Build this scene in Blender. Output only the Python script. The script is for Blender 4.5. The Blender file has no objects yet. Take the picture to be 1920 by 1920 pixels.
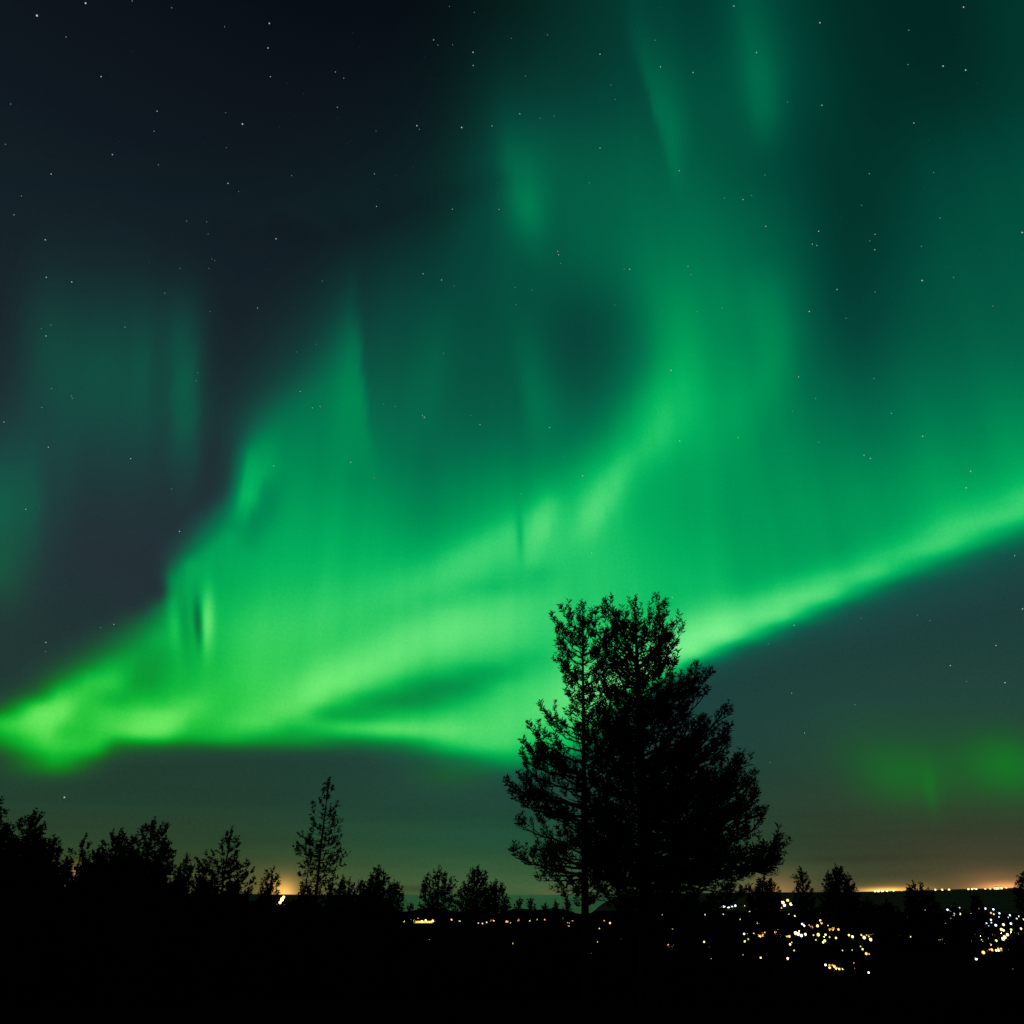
import bpy, math, random
import numpy as np
from mathutils import Vector, Matrix

# ------------------------------------------------------------------ camera
SC = bpy.context.scene
COL = SC.collection
EYE = 1.6
PITCH = math.radians(25.4)
F = 1500.0                      # focal length in units of the 1920 px photograph
cam_d = bpy.data.cameras.new('camera')
cam_d.sensor_width = 36.0
cam_d.lens = 36.0 * F / 1920.0
cam_d.clip_start = 0.1
cam_d.clip_end = 400000.0
cam = bpy.data.objects.new('camera', cam_d)
COL.objects.link(cam)
cam.location = (0, 0, EYE)
cam.rotation_euler = (math.pi / 2 + PITCH, 0, 0)
SC.camera = cam
SC.view_settings.view_transform = 'Standard'
SC.view_settings.look = 'None'
SC.view_settings.gamma = 1.0
SC.view_settings.exposure = 0.0
SC.view_settings.use_curve_mapping = False
SC.cycles.use_denoising = False
SC.cycles.max_bounces = 4
SC.cycles.diffuse_bounces = 2
SC.cycles.sample_clamp_indirect = 0.6
SC.cycles.use_light_tree = True

cp, sp = math.cos(PITCH), math.sin(PITCH)

def ray(x, y):
    """direction of a point of the photograph (1920 px scale)"""
    dx = (x - 960.0) / F
    dy = (960.0 - y) / F
    v = Vector((dx, cp - sp * dy, sp + cp * dy))
    return v.normalized()

def azel(x, y):
    d = ray(x, y)
    return math.degrees(math.atan2(d.x, d.y)), math.degrees(math.asin(d.z))

def lin1(c):
    c /= 255.0
    return c / 12.92 if c <= 0.04045 else ((c + 0.055) / 1.055) ** 2.4

def lin3(c):
    return (lin1(c[0]), lin1(c[1]), lin1(c[2]))

# ------------------------------------------------------------------ aurora description
# ---- aurora brightness as a function of photo-plane coordinates (1920 scale) ----
def interp(v, pts, k):
    pts = np.array(pts, float)
    x = pts[:,0]; y = pts[:,k]
    # smooth (pchip-like) interpolation: linear then tiny blur is enough; use cosine easing
    i = np.clip(np.searchsorted(x, v)-1, 0, len(x)-2)
    h = np.clip((v-x[i])/(x[i+1]-x[i]), 0, 1)
    # catmull-rom with clamped tangents
    m = np.gradient(y, x)
    d = x[i+1]-x[i]
    h2=h*h; h3=h2*h
    return (2*h3-3*h2+1)*y[i]+(h3-2*h2+h)*d*m[i]+(-2*h3+3*h2)*y[i+1]+(h3-h2)*d*m[i+1]
def lin(v, pts, k):
    pts=np.array(pts,float); return np.interp(v, pts[:,0], pts[:,k])
def sstep(a,b,x):
    h=np.clip((x-a)/(b-a),0,1); return h*h*(3-2*h)
BASE = np.array([
#  0  160 320 480 640 800 960 1120 1280 1440 1600 1760 1920
 [ 0,  0,  0,  0,  0,  2, 10, 19, 22, 24, 16, 14, 20],
 [ 0,  0,  0,  0,  1,  5, 18, 23, 28, 29, 18, 16, 21],
 [ 0,  0,  1,  2,  5, 11, 29, 33, 35, 28, 19, 24, 28],
 [ 2,  2,  3, 13, 18, 20, 30, 35, 44, 36, 21, 29, 31],
 [ 4,  9, 14, 27, 27, 28, 30, 29, 50, 41, 27, 34, 36],
 [10, 20, 36, 43, 42, 36, 37, 42, 60, 50, 42, 47, 52],
 [26, 32, 50, 56, 58, 53, 61, 68, 61, 56, 56, 61, 66],
 [26, 38, 58, 66, 70, 73, 74, 73, 69, 61, 56, 57, 60],
 [56, 56, 64, 70, 71, 64, 70, 72, 67, 58, 57, 58, 60],
 [66, 66, 70, 70, 70, 68, 66, 66, 62, 58, 58, 58, 60],
 [60, 60, 60, 60, 60, 60, 60, 60, 60, 60, 60, 60, 60],
], float)/100.0
def bspl(n, f):
    # catmull-rom weights on uniform grid
    i=np.clip(np.floor(f).astype(int),0,n-2); h=np.clip(f-i,0,1)
    w=[(-h**3+2*h**2-h)/2,(3*h**3-5*h**2+2)/2,(-3*h**3+4*h**2+h)/2,(h**3-h**2)/2]
    idx=[np.clip(i+k,0,n-1) for k in (-1,0,1,2)]
    return idx,w
def grid(X,Y):
    iy,wy=bspl(BASE.shape[0],Y/160.0); ix,wx=bspl(BASE.shape[1],X/160.0)
    o=0
    for a in range(4):
        for b in range(4):
            o=o+BASE[iy[a],ix[b]]*wy[a]*wx[b]
    return np.clip(o,0,1)
# lower edge of the main arc: x, y, softness above, softness below
EDGE=[(-200,1397,20,42),(0,1397,20,42),(60,1411,28,52),(120,1429,30,48),(165,1423,26,48),(225,1405,22,44),(300,1399,20,46),(340,1395,20,48),(420,1397,20,40),(560,1398,22,36),(680,1398,24,40),(760,1405,38,66),(850,1427,48,66),(950,1443,38,44),(1040,1439,38,46),(1105,1408,48,56),(1150,1348,48,56),(1210,1305,34,56),(1290,1259,30,54),(1440,1203,38,72),(1600,1139,48,96),(1760,1077,58,116),(1920,1017,68,136),(2120,939,74,142)]
# left edge of the bright body: y, x, width
LEFT=[(300,840,420),(420,700,420),(520,620,380),(600,565,360),(700,505,300),(780,458,190),(850,440,90),(930,425,90),(985,385,150),(1030,345,140),(1070,316,70),(1120,308,60),(1150,270,180),(1185,215,240),(1220,160,240),(1260,100,200),(1310,30,190),(1350,-60,160),(1400,-90,160),(1600,-90,160)]
# bands: list of (x, yc, sig_up, sig_dn, amp)
HB=[
 # bright lower rim at far left and the yellow knots
 [(-150,1350,40,30,.14),(0,1360,40,24,.10),(60,1352,40,30,.14),(130,1345,40,40,.10),(200,1352,40,44,.14),(320,1348,30,30,.20),(372,1325,30,34,.10),(430,1310,30,30,0)],
 [(20,1330,30,30,0),(70,1345,40,40,.1),(105,1330,60,40,.16),(150,1300,50,40,.04),(200,1280,40,40,.03)],
 [(110,1310,30,30,0),(160,1290,36,28,.12),(220,1276,36,28,.10),(270,1250,34,30,.0)],
 # middle diagonal ridge
 [(380,1360,30,30,0),(460,1352,40,34,.06),(540,1330,50,34,.10),(620,1282,56,36,.15),(700,1248,60,40,.17),(780,1215,64,50,.18),(860,1192,60,56,.14),(930,1180,60,50,.08),(1000,1160,60,50,.04),(1080,1150,50,50,.0)],
 # low horizontal band on top of the lower edge
 [(420,1385,24,16,.0),(560,1388,22,16,.02),(660,1384,30,18,.09),(760,1376,36,30,.15),(860,1372,44,44,.16),(940,1365,60,50,.12),(1040,1330,60,50,.12),(1120,1300,60,60,.14),(1180,1290,50,50,.05)],
 # dark lane between the ridge and the low band
 [(430,1402,16,20,.0),(520,1372,18,18,-.06),(620,1342,24,24,-.10),(740,1312,28,28,-.14),(840,1290,30,30,-.15),(920,1268,26,26,-.12),(1000,1245,26,26,-.05),(1060,1235,26,26,0)],
 # right arc
 [(1080,1330,60,30,0),(1180,1262,46,34,.12),(1290,1208,54,40,.25),(1380,1174,50,40,.25),(1480,1136,48,38,.24),(1600,1090,48,40,.21),(1700,1048,52,42,.17),(1800,1006,60,46,.15),(1920,955,50,46,.12),(2100,872,50,50,.1)],
 # dark hem between yellow haze and arc just above right arc
 # upper diagonal ridge towards the swirl
 [(600,1150,40,40,0),(700,1120,40,40,.02),(800,1080,46,46,.06),(900,1030,44,50,.10),(960,1000,44,50,.10),(1010,975,40,50,.07),(1060,960,40,40,.0)],
 [(680,1165,22,22,0),(800,1132,24,24,-.03),(900,1106,24,24,-.05),(1000,1086,24,24,-.05),(1070,1080,24,24,0)],
 [(380,1190,60,60,.03),(460,1190,70,80,.06),(540,1180,70,80,.05),(640,1150,60,60,.03),(720,1130,60,60,0)],
]
# vertical strokes: list of (y, xc, sig_left, sig_right, amp)
VB=[
 # swirl: bright limb from the ridge up through 1250,760 to 1300,640
 [(420,1180,90,90,0),(500,1235,70,90,.02),(580,1265,60,70,.06),(680,1275,66,60,.10),(760,1240,86,80,.14),(830,1202,84,70,.16),(890,1160,76,60,.14),(950,1120,64,54,.10),(1010,1085,46,46,.05),(1060,1060,40,40,0)],
 [(830,1200,22,22,0),(870,1165,28,22,.03),(920,1140,28,22,.045),(970,1115,26,20,.04),(1010,1095,20,20,0)],
 # right lobe with its soft right edge
 [(480,1440,80,50,.0),(560,1450,80,50,.08),(640,1456,70,50,.10),(720,1436,70,54,.08),(800,1390,70,60,.03),(880,1340,70,60,0)],
 # dark hole
 [(440,1080,50,50,0),(520,1100,60,55,-.015),(600,1108,66,60,-.02),(680,1104,70,60,-.02),(760,1110,70,50,-.02),(850,1110,60,50,0)],
 # curl at 975..1050, 900..1060
 [(900,1030,20,20,0),(940,1030,26,22,.06),(990,1015,26,24,.08),(1040,998,26,28,.06),(1090,980,24,24,.02),(1130,970,24,24,0)],
 [(940,972,10,7,0),(965,972,10,8,-.08),(1000,976,10,8,-.13),(1035,978,10,8,-.09),(1065,975,10,10,0)],
 # left ray pillar ending with sharp right side at 672
 [(440,660,60,8,0),(540,664,70,8,.06),(640,668,70,8,.14),(740,676,80,9,.15),(820,684,90,12,.08),(900,690,90,20,.0)],
 # lobe top at 470,860 hooks and dark notch
 [(790,500,30,40,0),(850,480,30,50,.07),(900,466,26,34,.13),(940,460,22,24,.12),(980,452,16,18,0)],
 [(880,505,14,20,0),(920,500,28,30,-.05),(965,486,28,30,-.08),(1010,472,28,30,-.05),(1050,460,14,18,0)],
 # small pleat at 370,1130
 [(1080,392,8,16,0),(1110,388,6,14,.10),(1150,387,6,12,.18),(1190,388,6,12,.16),(1220,384,8,14,.04),(1240,380,8,14,0)],
 [(1100,368,7,5,0),(1130,369,7,5,-.26),(1170,372,8,6,-.44),(1200,374,8,6,-.34),(1230,374,9,6,-.10),(1250,370,8,8,0)],
 [(1110,340,10,8,0),(1150,346,10,8,-.10),(1200,350,10,8,-.08),(1240,350,10,10,0)],
 [(1070,316,10,14,0),(1110,316,8,14,.10),(1150,322,8,14,.08),(1200,332,10,14,.04),(1230,334,10,14,0)],
 # green shade pocket at 280,1260
 [(1200,300,50,40,0),(1240,285,50,40,-.05),(1290,265,40,40,-.06),(1330,150,20,20,0)],
 # ray curtains high up
 [(-60,1190,30,60,.02),(60,1200,24,60,.06),(150,1222,16,50,.10),(230,1244,12,36,.12),(300,1258,9,22,.08),(360,1266,8,16,.02),(400,1270,8,16,0)],
 [(-60,1400,50,60,.06),(60,1410,40,60,.08),(160,1424,34,44,.10),(220,1430,28,36,.08),(280,1434,26,34,.02),(320,1436,26,34,0)],
 [(120,960,60,60,0),(240,955,36,70,.05),(330,975,34,50,.12),(400,990,36,36,.15),(450,995,40,34,.06),(500,1000,40,40,0)],
 [(520,830,50,30,0),(640,820,50,24,.04),(760,808,60,24,.05),(860,800,60,30,0)],
 [(560,980,26,40,0),(660,985,20,50,.05),(760,1000,20,60,.08),(850,1010,30,60,0)],
]
# faint features outside the bright body (x, y, sx, sy, amp)
VFINE=[VB[5],VB[9],VB[10],VB[11],VB[12]]
# narrow pleats, as elongated patches: x0,y0,x1,y1,width,amp
FINE=[(973,960,978,1046,8,-.08),
 (391,1100,387,1222,12,.20),(369,1124,374,1210,7,-.27),(343,1120,351,1230,10,-.08),(316,1070,330,1210,12,.10)]
GS=[(200,690,130,190,0.237),(80,640,60,160,0.112),(350,750,40,160,0.225),(270,700,26,160,0.062),(0,960,80,170,0.3),(64,950,24,140,0.075),(120,900,30,160,0.05),(240,880,220,200,0.088),(340,600,60,80,0.062),(0,1090,50,60,0.1)]
LOW=[(1800,1432,230,84,.24),(1705,1468,90,54,.12),(1746,1488,14,44,.08),(1850,1436,60,56,.07),(1890,1432,60,60,.12),(1940,1440,60,60,.12),(1640,1440,70,76,.05),(1590,1400,110,90,.07),
 (830,1462,90,26,.16),(95,1438,80,26,.28),(30,1425,60,30,.12)]

def aurora(X,Y,fine=True):
    t=grid(X,Y)
    for b in HB:
        yc=interp(X,b,1); su=lin(X,b,2); sd=lin(X,b,3); a=np.clip(interp(X,b,4),-1,1)
        a=np.where((X<b[0][0])|(X>b[-1][0]), 0 if (b[0][4]==0) else a, a)
        a=np.where(X>b[-1][0], b[-1][4], a); a=np.where(X<b[0][0], b[0][4], a)
        d=Y-yc; t=t+a*np.exp(-(d/np.where(d<0,su,sd))**2)
    for b in VB:
        if not fine and b in VFINE: continue
        xc=interp(Y,b,1); sl=lin(Y,b,2); sr=lin(Y,b,3); a=interp(Y,b,4)
        a=np.where(Y>b[-1][0], b[-1][4], a); a=np.where(Y<b[0][0], b[0][4], a)
        d=X-xc; t=t+a*np.exp(-(d/np.where(d<0,sl,sr))**2)
    # body mask
    xl=interp(Y,LEFT,1); w=lin(Y,LEFT,2)
    m=sstep(-.5,.5,(X-xl)/w)
    m=np.where(Y<420, np.maximum(m, sstep(520,300,Y)), m)
    ye=interp(X,EDGE,1); su=lin(X,EDGE,2); sd=lin(X,EDGE,3)
    e=1-sstep(-1,1,(Y-ye)/np.where(Y<ye,su,sd))
    t=np.clip(t,0,1)*m*e
    for (x,y,sx,sy,a) in GS: t=t+a*np.exp(-((X-x)/sx)**2-((Y-y)/sy)**2)
    l=0
    for (x,y,sx,sy,a) in LOW: l=l+a*np.exp(-((X-x)/sx)**2-((Y-y)/sy)**2)
    return np.clip(t,0,1), l*(1-e)
RAMP_T=[0,.06,.12,.18,.25,.35,.45,.55,.65,.70,.75,.82,.92,1.0]
RAMP_A=[(0,0,0),(0,15,11),(0,31,24),(0,46,36),(0,64,51),(0,92,66),(0,117,77),(0,146,84),(2,174,93),(14,188,99),(42,202,108),(80,217,121),(116,236,138),(140,248,150)]
RAMP_B=[(0,0,0),(3,15,4),(6,31,9),(9,47,13),(12,65,18),(16,92,26),(18,117,30),(14,146,36),(12,176,46),(26,190,52),(46,203,62),(84,219,82),(116,240,104),(140,250,120)]
def bgcol(X,Y):
    # night sky: navy at the top left, grey purple in the middle, teal grey and olive low
    pts=[(0,(8,14,22)),(200,(13,20,28)),(500,(17,32,38)),(800,(28,45,52)),(1100,(34,48,56)),(1300,(30,66,60)),(1440,(34,66,54)),(1560,(42,70,50)),(1640,(54,72,46)),(1680,(62,74,46)),(1720,(62,74,46))]
    ys=[p[0] for p in pts]
    c=np.stack([np.interp(Y,ys,[p[1][k] for p in pts]) for k in range(3)],-1)
    return c
BG_LEFT=[(-300,(4,8,15)),(0,(6,11,19)),(200,(12,18,26)),(420,(15,24,32)),(600,(20,32,39)),(800,(26,37,43)),(950,(32,41,50)),(1100,(35,45,53)),(1250,(32,52,52)),(1420,(32,60,50)),(1520,(34,62,46)),(1600,(48,70,44)),(1660,(70,78,44)),(1700,(78,78,44))]
BG_MID=[(-300,(6,12,20)),(0,(6,12,17)),(300,(10,20,26)),(600,(10,24,28)),(900,(18,38,38)),(1100,(26,54,54)),(1300,(28,64,62)),(1400,(30,68,62)),(1500,(32,70,56)),(1580,(34,78,54)),(1630,(52,88,54)),(1665,(66,92,58)),(1680,(66,92,58)),(1700,(66,92,58))]
BG_RIGHT=[(-300,(1,8,12)),(0,(1,12,15)),(300,(2,12,15)),(600,(3,16,18)),(900,(12,34,36)),(1060,(24,54,55)),(1180,(28,62,61)),(1350,(32,66,57)),(1450,(36,62,48)),(1540,(48,58,42)),(1600,(54,60,42)),(1640,(62,64,44)),(1668,(74,70,46)),(1700,(74,70,46))]
CLOUDS=[(690,1662,860,1670,5,.30),(1480,1612,1740,1606,5,.14),(1560,1640,1850,1632,4,.10)]
GLOW=[((1.0,.50,.10),[(506,1682,552,1682,20,1.2),(440,1680,620,1680,40,.09),(130,1640,165,1640,12,.35)]),
 ((1.0,.42,.12),[(1425,1694,1510,1694,22,.30),(1380,1690,1500,1660,26,.13),(1000,1706,1110,1706,26,.10)]),
 ((1.0,.55,.10),[(1612,1671,1712,1669,4,1.2),(1600,1672,1760,1668,11,.16)]),
 ((1.0,.40,.13),[(1836,1666,1934,1661,6,.8),(1800,1664,1950,1660,18,.17),(1700,1664,2000,1655,50,.028)])]

# ------------------------------------------------------------------ world: night sky with aurora
world = bpy.data.worlds.new('World')
SC.world = world
world.use_nodes = True
NT = world.node_tree
NT.nodes.clear()

def node(kind, **kw):
    n = NT.nodes.new(kind)
    for k, v in kw.items():
        setattr(n, k, v)
    return n

def put(sock, v):
    if isinstance(v, bpy.types.NodeSocket):
        NT.links.new(v, sock)
    else:
        sock.default_value = v

def M(op, a, b=None, c=None, clamp=False):
    n = node('ShaderNodeMath', operation=op, use_clamp=clamp)
    put(n.inputs[0], a)
    if b is not None: put(n.inputs[1], b)
    if c is not None: put(n.inputs[2], c)
    return n.outputs[0]

def V(op, a, b=None):
    n = node('ShaderNodeVectorMath', operation=op)
    put(n.inputs[0], a)
    if b is not None: put(n.inputs[1], b)
    return n.outputs[1] if op in ('DOT_PRODUCT', 'LENGTH', 'DISTANCE') else n.outputs[0]

def smooth(x, a, b):
    n = node('ShaderNodeMapRange', interpolation_type='SMOOTHSTEP')
    put(n.inputs['Value'], x)
    n.inputs['From Min'].default_value = a
    n.inputs['From Max'].default_value = b
    return n.outputs['Result']

def mixc(fac, a, b, blend='MIX'):
    n = node('ShaderNodeMix', data_type='RGBA', blend_type=blend)
    put(n.inputs[0], fac)
    put(n.inputs[6], a if isinstance(a, bpy.types.NodeSocket) else (*a, 1))
    put(n.inputs[7], b if isinstance(b, bpy.types.NodeSocket) else (*b, 1))
    return n.outputs[2]

def curve(x, pts, lo=-1.0, hi=1.5):
    n = node('ShaderNodeFloatCurve')
    m = n.mapping
    m.clip_min_y, m.clip_max_y = lo, hi
    m.extend = 'HORIZONTAL'
    c = m.curves[0]
    c.points[0].location = pts[0]
    c.points[1].location = pts[-1]
    for p in pts[1:-1]:
        c.points.new(float(p[0]), float(p[1]))
    m.update()
    put(n.inputs['Value'], x)
    return n.outputs[0]

def ramp(x, stops):
    n = node('ShaderNodeValToRGB')
    e = n.color_ramp.elements
    e[0].position, e[0].color = stops[0][0], (*stops[0][1], 1)
    e[1].position, e[1].color = stops[-1][0], (*stops[-1][1], 1)
    for p, c in stops[1:-1]:
        q = e.new(p)
        q.color = (*c, 1)
    put(n.inputs[0], x)
    return n.outputs[0]

gen = node('ShaderNodeTexCoord').outputs['Generated']
sep = node('ShaderNodeSeparateXYZ')
put(sep.inputs[0], gen)
AZ = M('MULTIPLY', M('ARCTAN2', sep.outputs[0], sep.outputs[1]), 57.29578)
EL = M('MULTIPLY', M('ARCSINE', sep.outputs[2]), 57.29578)
comb = node('ShaderNodeCombineXYZ')
put(comb.inputs[0], AZ); put(comb.inputs[1], EL)
SKY = comb.outputs[0]

# brightness over azimuth, one curve per degree of elevation, joined by a cubic kernel
AZ0, AZ1, EL0, EL1, DEL = -60.0, 60.0, 0.0, 66.0, 1.0
azs = np.linspace(AZ0, AZ1, 161)
els = np.arange(EL0, EL1 + 0.5, DEL)
AA, EE = np.meshgrid(np.radians(azs), np.radians(els))
dxx, dyy, dzz = np.sin(AA) * np.cos(EE), np.cos(AA) * np.cos(EE), np.sin(EE)
ff = np.maximum(dyy * cp + dzz * sp, 0.25)
PX = np.clip(960 + F * dxx / ff, -420, 2340)
PY = np.clip(960 - F * (-dyy * sp + dzz * cp) / ff, -300, 1800)
TAB = aurora(PX, PY, fine=False)[0]
TAB *= 1 - sstep(50, 59, np.abs(np.degrees(AA)))
TAB *= 1 - sstep(60, 65, np.degrees(EE))
kern = []
for q in np.linspace(0, 1, 33):
    s = abs(q * 4 - 2)
    kern.append((q, 1.5 * s**3 - 2.5 * s**2 + 1 if s < 1 else (-0.5 * s**3 + 2.5 * s**2 - 4 * s + 2)))
azn = M('MULTIPLY_ADD', AZ, 1.0 / (AZ1 - AZ0), -AZ0 / (AZ1 - AZ0), clamp=True)
T = None
for i, e in enumerate(els):
    row = TAB[i]
    if row.max() < 0.004:
        continue
    w = curve(M('MULTIPLY_ADD', EL, 1 / (4 * DEL), 0.5 - e / (4 * DEL)), kern)
    r = curve(azn, [((a - AZ0) / (AZ1 - AZ0), float(v)) for a, v in zip(azs, row)], 0.0, 1.2)
    T = M('MULTIPLY', w, r) if T is None else M('MULTIPLY_ADD', w, r, T)

def blob(x0, y0, x1, y1, width, amp, acc):
    """a soft elongated patch of light from one direction to another"""
    a0, e0 = azel(x0, y0)
    a1, e1 = azel(x1, y1)
    n = node('ShaderNodeMapping', vector_type='TEXTURE')
    n.inputs['Location'].default_value = ((a0 + a1) / 2, (e0 + e1) / 2, 0)
    n.inputs['Rotation'].default_value = (0, 0, math.atan2(e1 - e0, a1 - a0))
    L = math.hypot(a1 - a0, e1 - e0)
    n.inputs['Scale'].default_value = (L / 2, width / F * 57.3, 1)
    put(n.inputs['Vector'], SKY)
    d = V('DOT_PRODUCT', n.outputs[0], n.outputs[0])
    g = M('POWER', 0.36788, d)
    return M('MULTIPLY', g, amp) if acc is None else M('MULTIPLY_ADD', g, amp, acc)

for b in FINE:
    T = blob(*b, T)
LOWT = None
for (x, y, sx, sy, a) in LOW:
    LOWT = blob(x - sx, y, x + sx, y, sy, a, LOWT)

# faint streaming texture along the rays
nz = node('ShaderNodeTexNoise', noise_dimensions='2D')
mp = node('ShaderNodeMapping')
mp.inputs['Scale'].default_value = (0.34, 0.03, 1)
put(mp.inputs['Vector'], SKY)
put(nz.inputs['Vector'], mp.outputs[0])
nz.inputs['Scale'].default_value = 1.0
nz.inputs['Detail'].default_value = 2.0
T = M('MULTIPLY', T, M('MULTIPLY_ADD', nz.outputs[0], 0.10, 0.95))
ng = node('ShaderNodeTexNoise', noise_dimensions='2D')
put(ng.inputs['Vector'], SKY)
ng.inputs['Scale'].default_value = 5.0
ng.inputs['Detail'].default_value = 3.0
ng.inputs['Roughness'].default_value = 0.75
grain = M('MULTIPLY_ADD', ng.outputs[0], 0.07, 0.965)
T = M('MAXIMUM', M('MULTIPLY', T, grain), 0.0)
TT = M('ADD', T, LOWT, clamp=True)
def dense(tab):
    out = []
    for t in np.linspace(0, 1, 24):
        out.append((float(t), lin3([float(np.interp(t, RAMP_T, [c[k] for c in tab])) for k in range(3)])))
    return out
CA = ramp(TT, dense(RAMP_A))
CB = ramp(TT, dense(RAMP_B))
fy = M('MULTIPLY', smooth(EL, azel(960, 1000)[1], azel(960, 1420)[1]), smooth(AZ, 18.0, -30.0))
fy = M('ADD', fy, M('DIVIDE', LOWT, M('ADD', TT, 0.02)), clamp=True)
CC = mixc(fy, CA, CB)

# night sky without the aurora: left and right profiles over elevation
def prof(pts):
    st = []
    for y, c in sorted(pts, key=lambda p: -p[0]):
        st.append((min(1, max(0, azel(960, y)[1] / 90.0)), lin3(c)))
    return st
eln = M('DIVIDE', EL, 90.0, clamp=True)
bgl = ramp(eln, prof(BG_LEFT))
bgm = ramp(eln, prof(BG_MID))
bgr = ramp(eln, prof(BG_RIGHT))
BG = mixc(smooth(AZ, -22.0, 0.0), bgl, bgm)
BG = mixc(smooth(AZ, 4.0, 27.0), BG, bgr)
# thin stratus bands low over the horizon
nc = node('ShaderNodeTexNoise', noise_dimensions='2D')
mc = node('ShaderNodeMapping')
mc.inputs['Scale'].default_value = (0.035, 0.75, 1)
mc.inputs['Rotation'].default_value = (0, 0, math.radians(1.5))
put(mc.inputs['Vector'], SKY)
put(nc.inputs['Vector'], mc.outputs[0])
nc.inputs['Scale'].default_value = 1.0
nc.inputs['Detail'].default_value = 4.0
strat = M('MULTIPLY_ADD', M('SUBTRACT', nc.outputs[0], 0.5), M('MULTIPLY', smooth(EL, 9.0, 2.0), 0.45), 1.0)
cl = None
for b in CLOUDS:
    cl = blob(*b, cl)
strat = M('MULTIPLY', M('MULTIPLY', strat, M('MULTIPLY_ADD', ng.outputs[0], 0.3, 0.85)), M('SUBTRACT', 1.0, cl))
sv = node('ShaderNodeCombineXYZ')
for k in range(3): put(sv.inputs[k], strat)
BG = V('MULTIPLY', BG, sv.outputs[0])

k = smooth(TT, 0.05, 0.55)
kv = node('ShaderNodeCombineXYZ')
for q in range(3): put(kv.inputs[q], M('SUBTRACT', 1.0, k))
OUT = V('ADD', V('MULTIPLY', BG, kv.outputs[0]), CC)
# light domes of the towns beyond the horizon
for col, items in GLOW:
    g = None
    for b in items:
        g = blob(*b, g)
    gv = node('ShaderNodeCombineXYZ')
    for q in range(3): put(gv.inputs[q], M('MULTIPLY', g, col[q]))
    OUT = V('ADD', OUT, gv.outputs[0])
bgn = node('ShaderNodeBackground')
put(bgn.inputs['Color'], OUT)
bgn.inputs['Strength'].default_value = 1.0
wo = node('ShaderNodeOutputWorld')
NT.links.new(bgn.outputs[0], wo.inputs['Surface'])
world.cycles.sampling_method = 'MANUAL'
world.cycles.sample_map_resolution = 512
# ------------------------------------------------------------------ materials
def material(name, build):
    m = bpy.data.materials.new(name)
    m.use_nodes = True
    build(m.node_tree, m.node_tree.nodes['Principled BSDF'])
    return m

def noisy(name, c0, c1, scale, rough=0.9, spec=0.1, bump=0.0):
    def b(nt, p):
        tx = nt.nodes.new('ShaderNodeTexNoise')
        tx.inputs['Scale'].default_value = scale
        tx.inputs['Detail'].default_value = 5
        co = nt.nodes.new('ShaderNodeTexCoord')
        nt.links.new(co.outputs['Object'], tx.inputs['Vector'])
        r = nt.nodes.new('ShaderNodeValToRGB')
        r.color_ramp.elements[0].position = 0.35
        r.color_ramp.elements[1].position = 0.65
        r.color_ramp.elements[0].color = (*c0, 1)
        r.color_ramp.elements[1].color = (*c1, 1)
        nt.links.new(tx.outputs[0], r.inputs[0])
        nt.links.new(r.outputs[0], p.inputs['Base Color'])
        p.inputs['Roughness'].default_value = rough
        p.inputs['Specular IOR Level'].default_value = spec
        if spec == 0: p.inputs['IOR'].default_value = 1.0
        if bump:
            bp = nt.nodes.new('ShaderNodeBump')
            bp.inputs['Strength'].default_value = bump
            nt.links.new(tx.outputs[0], bp.inputs['Height'])
            nt.links.new(bp.outputs[0], p.inputs['Normal'])
    return material(name, b)

def glow(name, c, s):
    def b(nt, p):
        p.inputs['Base Color'].default_value = (*[0.3 * v for v in c], 1)
        p.inputs['Emission Color'].default_value = (*c, 1)
        p.inputs['Emission Strength'].default_value = s
    return material(name, b)

NEEDLE = noisy('pine_needles', (0.006, 0.010, 0.005), (0.013, 0.020, 0.009), 3.0, spec=0.0)
LEAF = noisy('birch_leaves', (0.05, 0.07, 0.02), (0.10, 0.11, 0.03), 1.0)
BARK = noisy('pine_bark', (0.008, 0.006, 0.005), (0.018, 0.014, 0.011), 6.0, bump=0.4)
HEATH = noisy('heath_ground', (0.0025, 0.0022, 0.0018), (0.006, 0.005, 0.004), 0.6, bump=0.3, spec=0.0)
FARLAND_HAZE = noisy('far_land_haze_tint', (0.38, 0.12, 0.10), (0.50, 0.16, 0.13), 0.0012, spec=0.0)  # warm town-lit haze over the plain is put into this reddish base colour
WALL = noisy('painted_boards', (0.20, 0.17, 0.13), (0.28, 0.24, 0.19), 2.0, rough=0.7)
REDWALL = noisy('red_painted_boards', (0.16, 0.04, 0.03), (0.22, 0.06, 0.04), 2.0, rough=0.7)
ROOF = noisy('roof_tiles', (0.03, 0.028, 0.027), (0.06, 0.05, 0.05), 2.0, rough=0.8)
METAL = noisy('galvanised_pole', (0.10, 0.10, 0.10), (0.16, 0.16, 0.16), 3.0, rough=0.5)

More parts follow.
